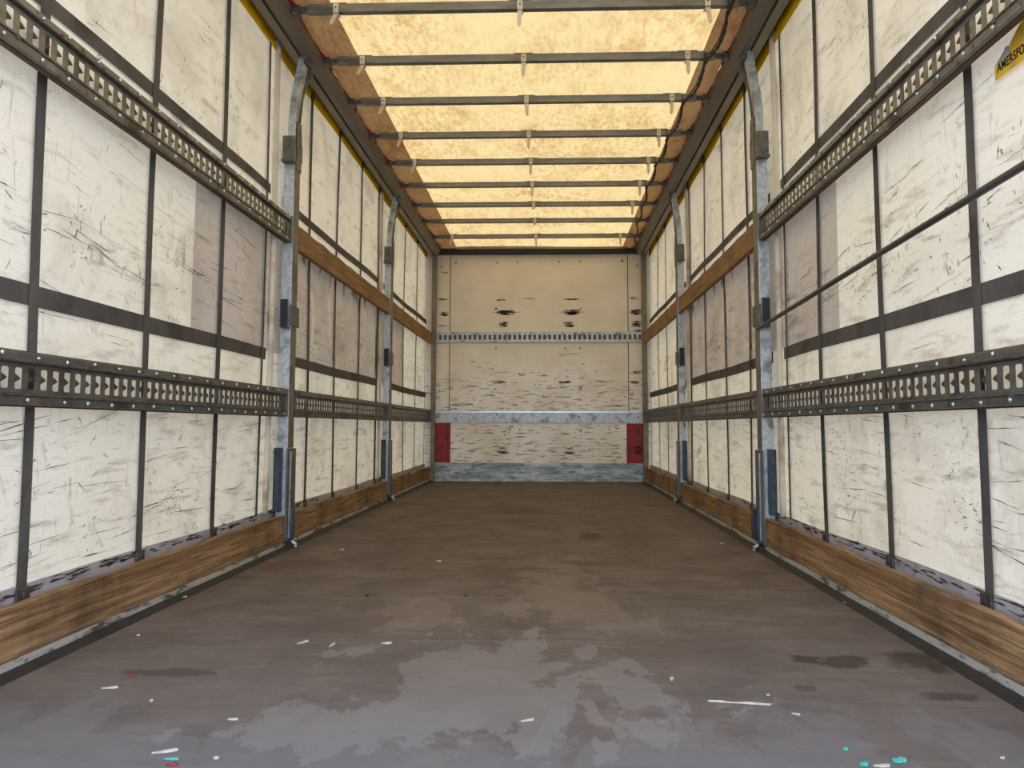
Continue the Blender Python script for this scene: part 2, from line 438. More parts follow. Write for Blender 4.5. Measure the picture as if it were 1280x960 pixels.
# front bulkhead
def mark_strips(mb, cx, cz, w, h, y, mi, n=16, dens=1.0, axis='x'):
    """a worn patch: ragged horizontal nicks"""
    for k in range(int(n * dens)):
        zz = cz + random.uniform(-h, h) / 2; ww = w * random.uniform(.15, .55) ; xx = cx + random.uniform(-w + ww, w - ww) / 2
        hh = random.uniform(.002, .006) * (1 if h < .05 else 1.5)
        pts = []
        nn = 6
        for j in range(nn + 1): pts.append((xx - ww / 2 + ww * j / nn, zz + hh / 2 * random.uniform(.3, 1.3) * math.sin(math.pi * (j + .6) / (nn + 1.2))))
        for j in range(nn, -1, -1): pts.append((xx - ww / 2 + ww * j / nn, zz - hh / 2 * random.uniform(.3, 1.3) * math.sin(math.pi * (j + .6) / (nn + 1.2))))
        if axis == 'x': v = [(a, y, b) for a, b in pts]
        else: v = [(y, a, b) for a, b in pts]
        mb.add(v, [tuple(range(len(v)))], mi)

PXM = B / 1010.5 * .985                      # metres per photo pixel at the bulkhead
def bx(u): return -.104 + (u - 675) * .0093386
def bz(v): return 2.659 - (v - 319) * .0093986
mb = MB(); mb.box(XL - .12, XR + .12, B, B + .03, 0, 2.76)
M_c = mb
# joints between the centre board and the side boards
for u in (561, 785.5): mb.box(bx(u) - .004, bx(u) + .004, B - .002, B, .2, 2.66, 1)
marks = []
for (a, b, v, h, d) in ((395, 450, 334, .02, 1), (765, 870, 332, .016, 1), (395, 500, 405, .055, 3), (360, 540, 402, .008, .8), (740, 900, 403, .008, .8), (765, 865, 405, .06, 3), (410, 465, 472, .06, 2.5),
                  (770, 835, 472, .06, 2.5), (65, 130, 330, .02, 1.3), (75, 130, 412, .05, 2), (1135, 1205, 405, .06, 3.5), (1145, 1203, 470, .07, 3), (1140, 1188, 327, .03, 1.5),
                  (85, 130, 180, .015, .8), (540, 640, 328, .008, .4), (60, 130, 480, .02, .5), (730, 900, 640, .03, .3), (1150, 1205, 510, .03, 2)):
    marks.append((530 + (a + b) / 2 / 4.414, 300 + v / 4.414, (b - a) / 4.414 * .00934, h, d))
for (a, b, v, h, d) in ((375, 455, 129, .03, 1.6), (740, 820, 129, .03, 1.6), (515, 565, 86, .03, 1), (400, 470, 514, .035, 2.2), (770, 835, 516, .03, 2), (405, 460, 491, .03, 1.2),
                  (775, 830, 491, .03, 1.2), (1140, 1208, 75, .035, 1.8), (1130, 1190, 130, .035, 1.6), (1135, 1160, 198, .03, 1), (1135, 1190, 272, .02, .8), (975, 1140, 259, .012, .7), (145, 270, 254, .01, .5), (480, 520, 255, .015, .8)):
    marks.append((530 + (a + b) / 2 / 4.414, 450 + v / 4.414, (b - a) / 4.414 * .00934, h, d))
for u, v, w, h, d in marks: mark_strips(mb, bx(u), bz(v), w * 1.05, h, B - .0015, 1, 16, d)
wf = struct(mb.build('wall_front', ['bulk', 'scratch_dark'], recalc=False))
# metal parts of the bulkhead
part = MB(); part.box(bx(540.5), bx(805.5), B - .006, B, 0, .212)
for u in (565, 590, 618, 645, 671, 700, 728, 757, 785): part.box(bx(u) - .004, bx(u) + .004, B - .008, B - .006, .03, .038, 1)
part.build('kick_plate', ['kick', 'scratch_dark'], wf)
for u0, u1, j in ((541.5, 563, 559.5), (782.5, 805, 786)):
    p = MB(); p.box(bx(u0), bx(u1), B - .005, B, .213, .672)
    p.box(bx(j) - .003, bx(j) + .003, B - .0065, B - .005, .213, .672, 1)
    if u0 > 700: mark_strips(p, bx(797), .37, .13, .10, B - .0062, 1, 34, 2)
    p.build('red_corner_panel', ['red', 'scratch_dark', 'screw'], wf)
p = MB()
p.box(bx(541), bx(806), B - .012, B, .685, .80); p.box(bx(541), bx(806), B - .022, B - .012, .795, .812, 1)
for k in range(22): p.box(bx(546 + k * 12.2) - .008, bx(546 + k * 12.2) + .008, B - .0225, B - .022, .800, .806, 0)
p.box(bx(541), bx(806), B - .016, B - .012, .680, .688, 0)
rl = p.build('rub_rail', ['galv', 'screw'], wf)
# top header across the front
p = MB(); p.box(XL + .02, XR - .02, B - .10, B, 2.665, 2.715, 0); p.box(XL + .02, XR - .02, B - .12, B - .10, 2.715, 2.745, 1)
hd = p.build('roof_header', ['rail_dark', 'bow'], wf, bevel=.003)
# corner posts
for u0, u1 in ((538.5, 544), (802.5, 808.5)):
    p = MB(); p.box(bx(u0), bx(u1), B - .06, B + .01, 0, 2.68); mark_strips(p, bx((u0 + u1) / 2), .95, .045, .5, B - .0612, 1, 30, 1)
    p.build('corner_post', ['rail', 'scratch_dark'], wf, bevel=.004)
# bolt heads on the board
p = None
bolts = [(v_, 0) for v_ in [(530 + a / 4.414, 300 + b / 4.414) for a, b in ((168, 124), (285, 126), (400, 124), (515, 123), (630, 123), (748, 122), (863, 121), (980, 120), (87, 148), (1180, 146), (480, 384), (865, 384), (395, 604), (477, 604), (780, 604), (863, 604))]]
bolts += [(v_, 0) for v_ in [(530 + a / 4.414, 450 + b / 4.414) for a, b in ((390, 392), (475, 392), (530, 388), (780, 392), (863, 394), (393, 168), (780, 168), (865, 168), (403, 308), (745, 318), (855, 318), (1178, 320))]]
bolts += [((530 + a / 4.414, 300 + b / 4.414), 1) for a, b in ((395, 384), (1098, 118))]
bmesh_bolt = MB().tube([(0, 0, 0), (0, -.004, 0), (0, -.008, 0)], [.013, .012, .006], 10)
mesh_b = bmesh_bolt.mesh('bolt', 'screw'); mesh_bd = bmesh_bolt.mesh('bolt', 'clip')
for k, ((u, v), d) in enumerate(bolts):
    o = bpy.data.objects.new('bolt', mesh_b if (k % 3 == 1 and not d) else mesh_bd); COL.objects.link(o); o.parent = wf
    yy = B - .012 if .69 < bz(v) < .80 else B
    o.location = (bx(u), yy, bz(v)); sc_ = .8 if not d else 1.1; o.scale = (sc_, 1, sc_)
# punched lashing track across the bulkhead: plate with real slots
def plate_cells(n, pitch, h, slot_w, slot_h, shape, thick, to3):
    """a plate of n cells, each with one hole; local (s along, t up, depth)"""
    hole = shape(slot_w, slot_h)
    outer = [(-pitch / 2, -h / 2), (pitch / 2, -h / 2), (pitch / 2, h / 2), (-pitch / 2, h / 2)]
    pts = outer + hole
    tris = tessellate_polygon([[Vector((a, b, 0)) for a, b in outer], [Vector((a, b, 0)) for a, b in hole]])
    mb = MB(); no = len(outer); nh = len(hole)
    for i in range(n):
        c = pitch * (i + .5)
        v = [to3(c + a, b, 0) for a, b in pts] + [to3(c + a, b, thick) for a, b in pts]
        N = len(pts)
        f = [tuple(t_) for t_ in tris] + [tuple(N + q for q in t_)[::-1] for t_ in tris]
        f += [(no + k, no + (k + 1) % nh, N + no + (k + 1) % nh, N + no + k) for k in range(nh)]
        mb.add(v, f)
    return mb
def rect_slot(w, h):
    c = .004
    return [(-w / 2 + c, -h / 2), (w / 2 - c, -h / 2), (w / 2, -h / 2 + c), (w / 2, h / 2 - c), (w / 2 - c, h / 2), (-w / 2 + c, h / 2), (-w / 2, h / 2 - c), (-w / 2, -h / 2 + c)][::-1]
def tongue_slot(w, h):
    r = [(w / 2, -h / 2), (w / 2, h / 2), (-w / 2, h / 2)]
    for k in range(9):
        t_ = k / 8; r.append((-w / 2 + .027 * math.exp(-((t_ - .5) / .20) ** 2), h * .36 - h * .72 * t_))
    return r + [(-w / 2, -h / 2)]
def hourglass(w, h):
    r = []
    for k in range(7):                                   # right edge going down, waist in the middle
        t_ = k / 6; z = h / 2 - h * t_
        r.append((w / 2 - w * .36 * math.exp(-((t_ - .5) / .17) ** 2), z))
    l_ = [(-a, -b) for a, b in r]
    return r + l_
W = XR - XL
n = 42; pitch = (W - .02) / n
mb = plate_cells(n, pitch, .085, pitch * .55, .058, rect_slot, .003, lambda a, b, d: (XL + .01 + a, B - .022 + d, 1.68 + b))
bt = thing('lashing_track', 'galvanised slotted lashing track running across the white front bulkhead', 'lashing track', (0, 0, 0))
mb.build('slotted_plate', 'galv', bt)
p = MB()
for z0, z1 in ((1.62, 1.638), (1.722, 1.742)): p.box(XL + .008, XR - .008, B - .024, B - .001, z0, z1)
p.build('flange', 'galv', bt, bevel=.002)
p = MB(); p.box(XL + .008, XR - .008, B - .012, B - .001, 1.638, 1.722)
p.build('backing_plate', 'slot_shade', bt)

# ------------------------------------------------------------------ side curtains
STRAPS = {-1: [2.187, 2.837, 3.461, 4.76, 5.387, 6.06, 6.722, 7.969, 8.685, 9.35],
          1: [1.45, 2.238, 2.873, 3.497, 4.737, 5.39, 6.034, 6.704, 8.052, 8.629, 9.295]}
STRAPS[-1].insert(0, 1.52)
def wob(s, y, z):       # gentle billow of the sheet
    return .004 * math.sin(y * 2.3 + z * 1.9 + s) + .003 * math.sin(y * 5.1 - z * 1.1)
def cx_(s, y, z, off=0.0):
    return SIDES[s] + s * (CURT - off + wob(s, y, z))
def ribbon(mb, s, pts, off, mi=0):
    """pts: list of (y0,z0,y1,z1) cross pairs, laid on the curtain"""
    v = []
    for y0, z0, y1, z1 in pts: v += [(cx_(s, y0, z0, off), y0, z0), (cx_(s, y1, z1, off), y1, z1)]
    f = [(2 * i, 2 * i + 1, 2 * i + 3, 2 * i + 2) for i in range(len(pts) - 1)]
    mb.add(v, f, mi)
def stroke(mb, s, path, wid, off, mi):
    """tapered hand mark along path [(y,z)...]"""
    n = len(path); pr = []
    for i, (y, z) in enumerate(path):
        a = path[max(i - 1, 0)]; b = path[min(i + 1, n - 1)]
        d = Vector((b[0] - a[0], b[1] - a[1]));
        if d.length < 1e-6: d = Vector((1, 0))
        d.normalize(); w = (wid[i] if isinstance(wid, list) else wid) / 2
        pr.append((y - d.y * w, z + d.x * w, y + d.y * w, z - d.x * w))
    ribbon(mb, s, pr, off, mi)

FOC, CXP, CYP = 1010.53, 646.479, 452.011
def ray(u, v):
    c = ((u - CXP) / FOC, (v - CYP) / FOC, 1.0)
    return tuple(RX[i] * c[0] + RY[i] * c[1] + RZ[i] * c[2] for i in range(3))
def on_side(u, v, s):        # where a measured point of the survey photo lies on the curtain
    r = ray(u, v); k = (SIDES[s] + s * CURT) / r[0]
    return (k * r[1], EYE + k * r[2])

ghost = {-1: [[(75, 50), (88, 140), (100, 232), 17], [(190, 130), (178, 210), (166, 290), 9], [(124, 290), (140, 430), (134, 560), (125, 690), 15], [(258, 178), (252, 400), (256, 600), (280, 742), 15],
              [(350, 240), (346, 400), (345, 560), (338, 622), 12], [(400, 275), (425, 350), (440, 430), 17], [(480, 330), (482, 480), 10], [(415, 590), (402, 690), 7], [(470, 570), (476, 700), (474, 800), 11],
              [(517, 700), (521, 820), 14], [(557, 585), (553, 830), 6], [(132, 672), (164, 672), 38], [(300, 748), (350, 735), 34], [(384, 760), (420, 762), 38], [(245, 668), (275, 672), 22], [(512, 800), (533, 802), 36], [(35, 570), (35, 650), 14]],
         1: [[(840, 0), (845, 60), (850, 90), 14], [(828, 100), (862, 92), 60], [(835, 250), (842, 400), (845, 520), (840, 640), 17], [(695, 50), (697, 225), 10], [(645, 215), (657, 290), (655, 400), (643, 450), 20],
             [(697, 368), (706, 500), (703, 680), 13], [(775, 530), (785, 610), (785, 662), 18], [(612, 122), (635, 185), 20], [(560, 160), (563, 400), (565, 600), 12], [(445, 250), (442, 400), 8],
             [(390, 305), (415, 470), (430, 600), (432, 800), 14], [(358, 590), (363, 760), 7], [(515, 690), (540, 765), (578, 700), 15], [(608, 700), (634, 702), 55], [(425, 785), (445, 785), 34], [(360, 805), (384, 800), 36], [(790, 612), (862, 600), 24]]}
PRINT = {-1: (3.212, 8.02, 1.02, 1.83), 1: (3.294, 7.46, 1.03, 1.83)}
YTOP = 2.74
def make_curtain(s):
    side = 'left' if s < 0 else 'right'
    lab = {-1: 'scuffed white trailer curtain along the left side, grey strapped, no yellow sticker', 1: 'scuffed white trailer curtain along the right side with torn yellow sticker'}[s]
    t = thing('side_curtain', lab, 'curtain', (0, 0, 0), None)
    mb = MB()
    P = PRINT[s]
    ys = sorted(set([round(v, 4) for v in lin(Y0, B - .001, 60)] + [P[0], P[1]]))
    zs = sorted(set([round(v, 4) for v in lin(.02, YTOP, 20)] + [P[2], 1.66]))
    nz = len(zs); vs = [(cx_(s, y, z), y, z) for y in ys for z in zs]
    for i in range(len(ys) - 1):
        for j in range(nz - 1):
            ym, zm = (ys[i] + ys[i + 1]) / 2, (zs[j] + zs[j + 1]) / 2
            mi = 1 if P[0] < ym < P[1] and P[2] < zm < 1.66 else 0
            mb.f.append([i * nz + j, i * nz + j + 1, (i + 1) * nz + j + 1, (i + 1) * nz + j]); mb.mi.append(mi)
    mb.v = vs
    for g in ghost[s]:
        w = g[-1]
        px = [((365 + a / 5.333, 310 + b / 5.333) if s < 0 else (800 + a / 6, 330 + b / 6)) for a, b in g[:-1]]
        path = [on_side(u, v, s) for u, v in px]
        k = 1 / 5.333 if s < 0 else 1 / 6
        um, vm = px[len(px) // 2]
        a = on_side(um - w * k / 2, vm, s); b = on_side(um + w * k / 2, vm, s)
        c1 = on_side(um, vm - w * k / 2, s); c2 = on_side(um, vm + w * k / 2, s)
        horiz = abs(px[-1][0] - px[0][0]) > 3 * abs(px[-1][1] - px[0][1])
        wid = abs(c1[1] - c2[1]) if horiz else abs(a[0] - b[0]) * .8
        fine = []
        for i in range(len(path) - 1):
            for q in range(3): fine.append(tuple(path[i][m_] + (path[i + 1][m_] - path[i][m_]) * q / 3 for m_ in (0, 1)))
        fine.append(path[-1])
        stroke(mb, s, fine, [wid * 1.45 * random.uniform(.8, 1.15) for _ in fine], .0015, 2)
    # cargo scuffs: long drag lines, nicks, smears
    R = random.Random(11 + s)
    def scuff(y, z, ln, ang, w, seg=7, jit=.002):
        path = []; 
        for i in range(seg + 1):
            q = i / seg * ln
            path.append((y + q * math.cos(ang), z + q * math.sin(ang) + R.uniform(-jit, jit) * .5))
        stroke(mb, s, path, [w * R.uniform(.15, 1.0) * math.sin(math.pi * (i + .4) / (seg + .8)) for i in range(seg + 1)], .0022, 3)
    def okz(z): return .2 < z < 2.6
    for k in range(1500):
        y = Y0 + (B - Y0) * R.random() ** 1.15; 
        band = R.random()
        z = R.gauss(1.28, .13) if band < .34 else (R.uniform(.22, .67) if band < .72 else R.uniform(.83, 2.55))
        if not okz(z): continue
        drag = R.random()
        if drag < .45: scuff(y, z, R.uniform(.03, .32) * (1.0 if z < 1.6 else .5), R.gauss(-.08 * (1 if z > .8 else -1), .07), R.uniform(.001, .0040))
        elif drag < .8: scuff(y, z, R.uniform(.006, .05), R.uniform(0, math.pi), R.uniform(.0015, .0055))
        else: scuff(y, z, R.uniform(.05, .22), math.pi / 2 + R.gauss(0, .12), R.uniform(.001, .002))
    for k in range(170):                                  # clusters of nicks
        y = R.uniform(1.6, 9.2); z = R.choice([R.gauss(1.22, .08), R.uniform(.25, .62), R.gauss(2.15, .2)])
        if not okz(z): continue
        for q in range(R.randint(5, 16)):
            a = R.gauss(1.2, .5) if z > .8 else R.gauss(.1, .5)
            scuff(y + R.gauss(0, .05), z + R.gauss(0, .035), R.uniform(.005, .03), a, R.uniform(.002, .006), 4, .002)
    mb.build('curtain_panel', ['curtain', 'curtain_print', 'curtain_letter', 'scratch_dark'], t, recalc=False)
    # yellow band under the rail
    q = MB(); ribbon(q, s, [(y, 2.618, y, YTOP) for y in lin(Y0, B - .02, 60)], .004)
    q.build('top_band', 'yellow', t, recalc=False)['label'] = 'yellow top band'
    # bottom hem
    q = MB(); ribbon(q, s, [(y, .05, y, .199 + .003 * math.sin(y * 3)) for y in lin(Y0, B - .02, 70)], .008)
    RR = random.Random(5 + s)
    for k in range(120):
        y = RR.uniform(1.6, 5) ; z = RR.uniform(.172, .196)
        stroke(q, s, [(y, z), (y + RR.uniform(.01, .04), z + RR.uniform(-.004, .004)), (y + RR.uniform(.05, .09), z)], [.001, RR.uniform(.003, .009), .001], .010, 1)
    q.build('hem', ['hem', 'scratch_dark'], t, recalc=False)
    # horizontal reinforcing straps
    for zc, w, nm in ((1.857, .052, 0), (.998, .060, 1)):
        pa, pb = POSTS[s]
        for ya, yb in ((Y0, pa - .155), (pa + .05, pb - .155), (pb + .05, B - .02)):
            q = MB(); ribbon(q, s, [(y, zc - w / 2 + .003 * math.sin(y * 2.1), y, zc + w / 2 + .003 * math.sin(y * 2.1 + .4)) for y in lin(ya, yb, 40)], .006)
            q.build('horizontal_strap', 'strap', t, recalc=False)
    for y in STRAPS[s]:
        q = MB(); w = .045 if y < 9 else .03
        a = R.uniform(0, 6)
        ribbon(q, s, [(y - w / 2 + .004 * math.sin(z * 3 + a), z, y + w / 2 + .004 * math.sin(z * 3.3 + a), z) for z in lin(.185, 2.66, 34)], .0085)
        st = q.build('vertical_strap', 'strap', t, recalc=False)
        if y < 7.5:
            c = MB(); X = cx_(s, y, .18)
            c.box(X - s * .012, X - s * .018, y - .028, y + .028, .158, .194, 0); c.box(X - s * .018, X - s * .021, y - .006, y + .006, .170, .182, 0)
            c.build('buckle', 'clip', st, bevel=.003)
        c = MB(); X = cx_(s, y, 2.66); c.box(X - s * .010, X - s * .022, y - .012, y + .012, 2.628, 2.70); c.build('roller_hook', 'clip', st, bevel=.002)
    # pleats beside each post: sleeve tube and thin strap
    for yp in POSTS[s]:
        q = MB(); pts = [(cx_(s, yp - .14, z) - s * .017, yp - .12 + .005 * math.sin(z * 2.5), z) for z in lin(.19, 2.68, 24)]
        q.tube(pts, .015, 10)
        q.build('curtain_sleeve', 'sleeve', t, smooth=True)
        q = MB(); ribbon(q, s, [(yp - .235, z, yp - .205, z) for z in lin(.19, 2.62, 24)], .010)
        q.build('thin_strap', 'strap', t, recalc=False)
    return t
curtL = make_curtain(-1); curtR = make_curtain(1)

# torn yellow sticker on the right curtain, with its lettering
s = 1
def stick(pts, off, name, mat, parent):
    q = MB(); v = [(cx_(1, y, z, off), y, z) for y, z in pts]
    q.add(v, [tuple(range(len(v)))]); return q.build(name, mat, parent, recalc=False)
st = stick([(2.105, 1.541), (2.105, 1.574), (2.045, 1.592), (2.030, 1.612), (1.985, 1.640), (1.62, 1.650), (1.62, 1.533)], .010, 'sticker', 'sticker', curtR)
stick([(2.107, 1.576), (2.03, 1.583), (2.038, 1.608), (2.052, 1.604)], .0115, 'torn_corner', 'grey_tear', st)
fc = bpy.data.curves.new('lettering', 'FONT'); fc.body = 'AMERSFOO'; fc.size = .034; fc.extrude = .0003; fc.offset = .0007; fc.space_character = 1.08
fo = bpy.data.objects.new('lettering', fc); COL.objects.link(fo)
bpy.context.view_layer.update()
dg = bpy.context.evaluated_depsgraph_get()
me = bpy.data.meshes.new_from_object(fo.evaluated_get(dg)); bpy.data.objects.remove(fo)
me.materials.clear(); me.materials.append(M['letter_black'])
lo = bpy.data.objects.new('lettering', me); COL.objects.link(lo)
# text x axis -> -Y, text y axis -> +Z, faces -X
lo.matrix_world = Matrix(((0, 0, -1, cx_(1, 2.0, 1.56, .0122)), (-.78, 0, 0, 2.092), (0, 1, 0, 1.557), (0, 0, 0, 1)))
mw = lo.matrix_world.copy(); me.transform(mw); lo.matrix_world = Matrix.Identity(4); lo.parent = st

# ------------------------------------------------------------------ roof rails
for s, xs in SIDES.items():
    side = 'left' if s < 0 else 'right'
    t = thing('roof_rail', 'long dark aluminium roof rail above the %s curtain' % side, 'rail', (xs, Y0, 2.64))
    q = MB()
    prof = [(.022, .018), (.030, .008), (.062, .016), (.092, .040), (.104, .062), (.104, .075), (.096, .075), (.096, .12), (.022, .12)]
    q.prism_y([(-s * d, z) for d, z in prof], 0, B - Y0 - .02)
    q.build('rail_beam', 'rail', t, bevel=.002)
    q = MB(); q.prism_y([(-s * d, z) for d, z in ((-.035, .008), (.014, .004), (.016, .022), (.022, .03), (.022, .10), (-.035, .10))], 0, B - Y0 - .02)
    q.build('curtain_track', 'rail', t)
    q = MB(); q.prism_y([(-s * d, z) for d, z in ((-.060, .040), (-.040, .014), (-.034, .10), (-.060, .10))], 0, B - Y0 - .02)
    q.build('dark_gap_strip', 'black', t)  # black strip standing in for the shaded gap beside the rail

# ------------------------------------------------------------------ roof bows
def make_bow():
    t = thing('roof_bow', 'x', 'roof bow', (0, 0, 0), None)
    q = MB(); hw = .019
    q.prism_x([(-hw, 0), (hw, 0), (hw, .030), (hw + .004, .042), (-hw - .004, .042), (-hw, .030)], XL + .175, XR - .175)
    q.build('crossbar', 'bow', t, bevel=.003)
    for s, xs in SIDES.items():
        e = MB(); e.box(xs - s * .10, xs - s * .19, -.014, .014, .006, .032)
        e.box(xs - s * .10, xs - s * .135, -.026, .026, -.004, .040)
        e.tube([(xs - s * .16, -.022, .019), (xs - s * .16, .022, .019)], .010, 8)
        e.build('end_bracket', 'bracket', t, bevel=.003)
    return t
def make_hanger(t, x, tilt, ln=.075):
    q = MB(); q.box(x - .055, x + .055, -.024, .024, .040, .046, 1)      # pad between bar and sheet
    q.box(x - .014, x + .014, -.024, -.019, -.010, .044); q.box(x - .014, x + .014, -.024, .024, -.010, -.004)
    h = q.build('hanger', ['hanger', 'track'], t, bevel=.0015)
    q = MB(); w = .011
    v = []
    for i, k in enumerate((0, .3, .7, .92, 1.0)):
        ww = w * (1 if k < .9 else (.7 if k < 1 else .25)); xx = x + tilt * k; z = -.008 - ln * k
        v += [(xx - ww, -.022 - .006 * k, z), (xx + ww, -.022 - .006 * k, z), (xx + ww, -.018 - .006 * k, z), (xx - ww, -.018 - .006 * k, z)]
    f = [(0, 1, 2, 3), (16, 17, 18, 19)]
    for i in range(4):
        for k in range(4): f.append((4 * i + k, 4 * i + (k + 1) % 4, 4 * i + 4 + (k + 1) % 4, 4 * i + 4 + k))
    q.add(v, f); q.build('hanger_tongue', 'hanger', h)
    s_ = MB().tube([(x, -.0245, .022), (x, -.027, .022)], .004, 8); s_.build('rivet', 'black', h)
bow0 = make_bow()
desc = ['nearest roof bow, at the very top of the photo', 'second roof bow from the top of the photo', 'third roof bow, meeting the rails just beyond the near posts', 'fourth roof bow counted from the photo top',
        'middle one of the nine roof bows', 'sixth roof bow, right over the far posts', 'third roof bow from the front bulkhead, without a left hanger', 'second roof bow from the bulkhead, with only a middle hanger', 'last roof bow, directly before the front header']
hang = [(1, 1, 1), (1, 1, 1), (1, 1, 1), (1, 1, 1), (1, 1, 1), (0, 1, 1), (0, 2, 1), (0, 2, 0), (1, 1, 1)]
zb = 2.682
bows = []
for i, y in enumerate(BOWS):
    b_ = bow0 if i == 0 else copy_tree(bow0)
    bows.append(b_)
for i, y in enumerate(BOWS):
    b_ = bows[i]; b_.location = (0, y, zb); b_['label'] = 'grey steel ' + desc[i]; b_['group'] = 'roof bows under the tarpaulin'
    for j, x in enumerate((-1.055, -.141, .775)):
        hh = hang[i][j]
        if hh: make_hanger(b_, x, (-.022 if j == 0 else random.uniform(-.006, .006)) if not (i == 0 and j == 2) else .01, (.06 if j == 0 else .085) if hh == 1 else .03)

# black cable hung along the right ends of the bows
t = thing('roof_cable', 'black twisted cable tied along the right ends of the roof bows', 'cable', (0, 0, 0))
pts1 = []; pts2 = []
xs_ = [.88, .875, .845, .835, .83, .83, .86, .88, .93]
for i in range(len(BOWS)):
    y, x = BOWS[i], xs_[i]
    if i == 0: pts1.append((.90, y - .25, 2.668)); pts2.append((.88, y - .25, 2.672))
    pts1.append((x, y, 2.672)); pts2.append((x + .012, y, 2.671))
    if i < len(BOWS) - 1:
        y2, x2 = BOWS[i + 1], xs_[i + 1]
        for k in (.25, .5, .75):
            pts1.append((x + (x2 - x) * k + .022 * math.sin(math.pi * k), y + (y2 - y) * k, 2.672 - .028 * math.sin(math.pi * k)))
            pts2.append((x + (x2 - x) * k + .030 * math.sin(math.pi * k) - .012, y + (y2 - y) * k, 2.674 - .010 * math.sin(math.pi * k)))
pts1 += [(1.0, 9.1, 2.67), (1.02, 9.3, 2.64)]
def smooth(pts, n=4):
    out = []
    for i in range(len(pts) - 1):
        p0, p1, p2, p3 = [Vector(pts[max(0, min(len(pts) - 1, i + k))]) for k in (-1, 0, 1, 2)]
        for q in range(n):
            t_ = q / n
            out.append(.5 * ((2 * p1) + (p2 - p0) * t_ + (2 * p0 - 5 * p1 + 4 * p2 - p3) * t_ ** 2 + (3 * p1 - p0 - 3 * p2 + p3) * t_ ** 3))
    out.append(Vector(pts[-1])); return out
sp = smooth(pts1, 6)
MB().tube(sp, [.0085 + .0022 * math.sin(i * 1.9) for i in range(len(sp))], 8).build('cable_sheath', 'black', t, smooth=True)
MB().tube(smooth(pts2), .004, 6).build('thin_wire', 'black', t, smooth=True)
for i, y in enumerate(BOWS):
    q = MB()
    ring = [(xs_[i] + .006 * math.cos(a), y + .026 * math.cos(a), 2.70 + .034 * math.sin(a)) for a in [2 * math.pi * k / 12 for k in range(13)]]
    q.tube(ring, .003, 5); q.build('cable_tie', 'black', t, smooth=True)

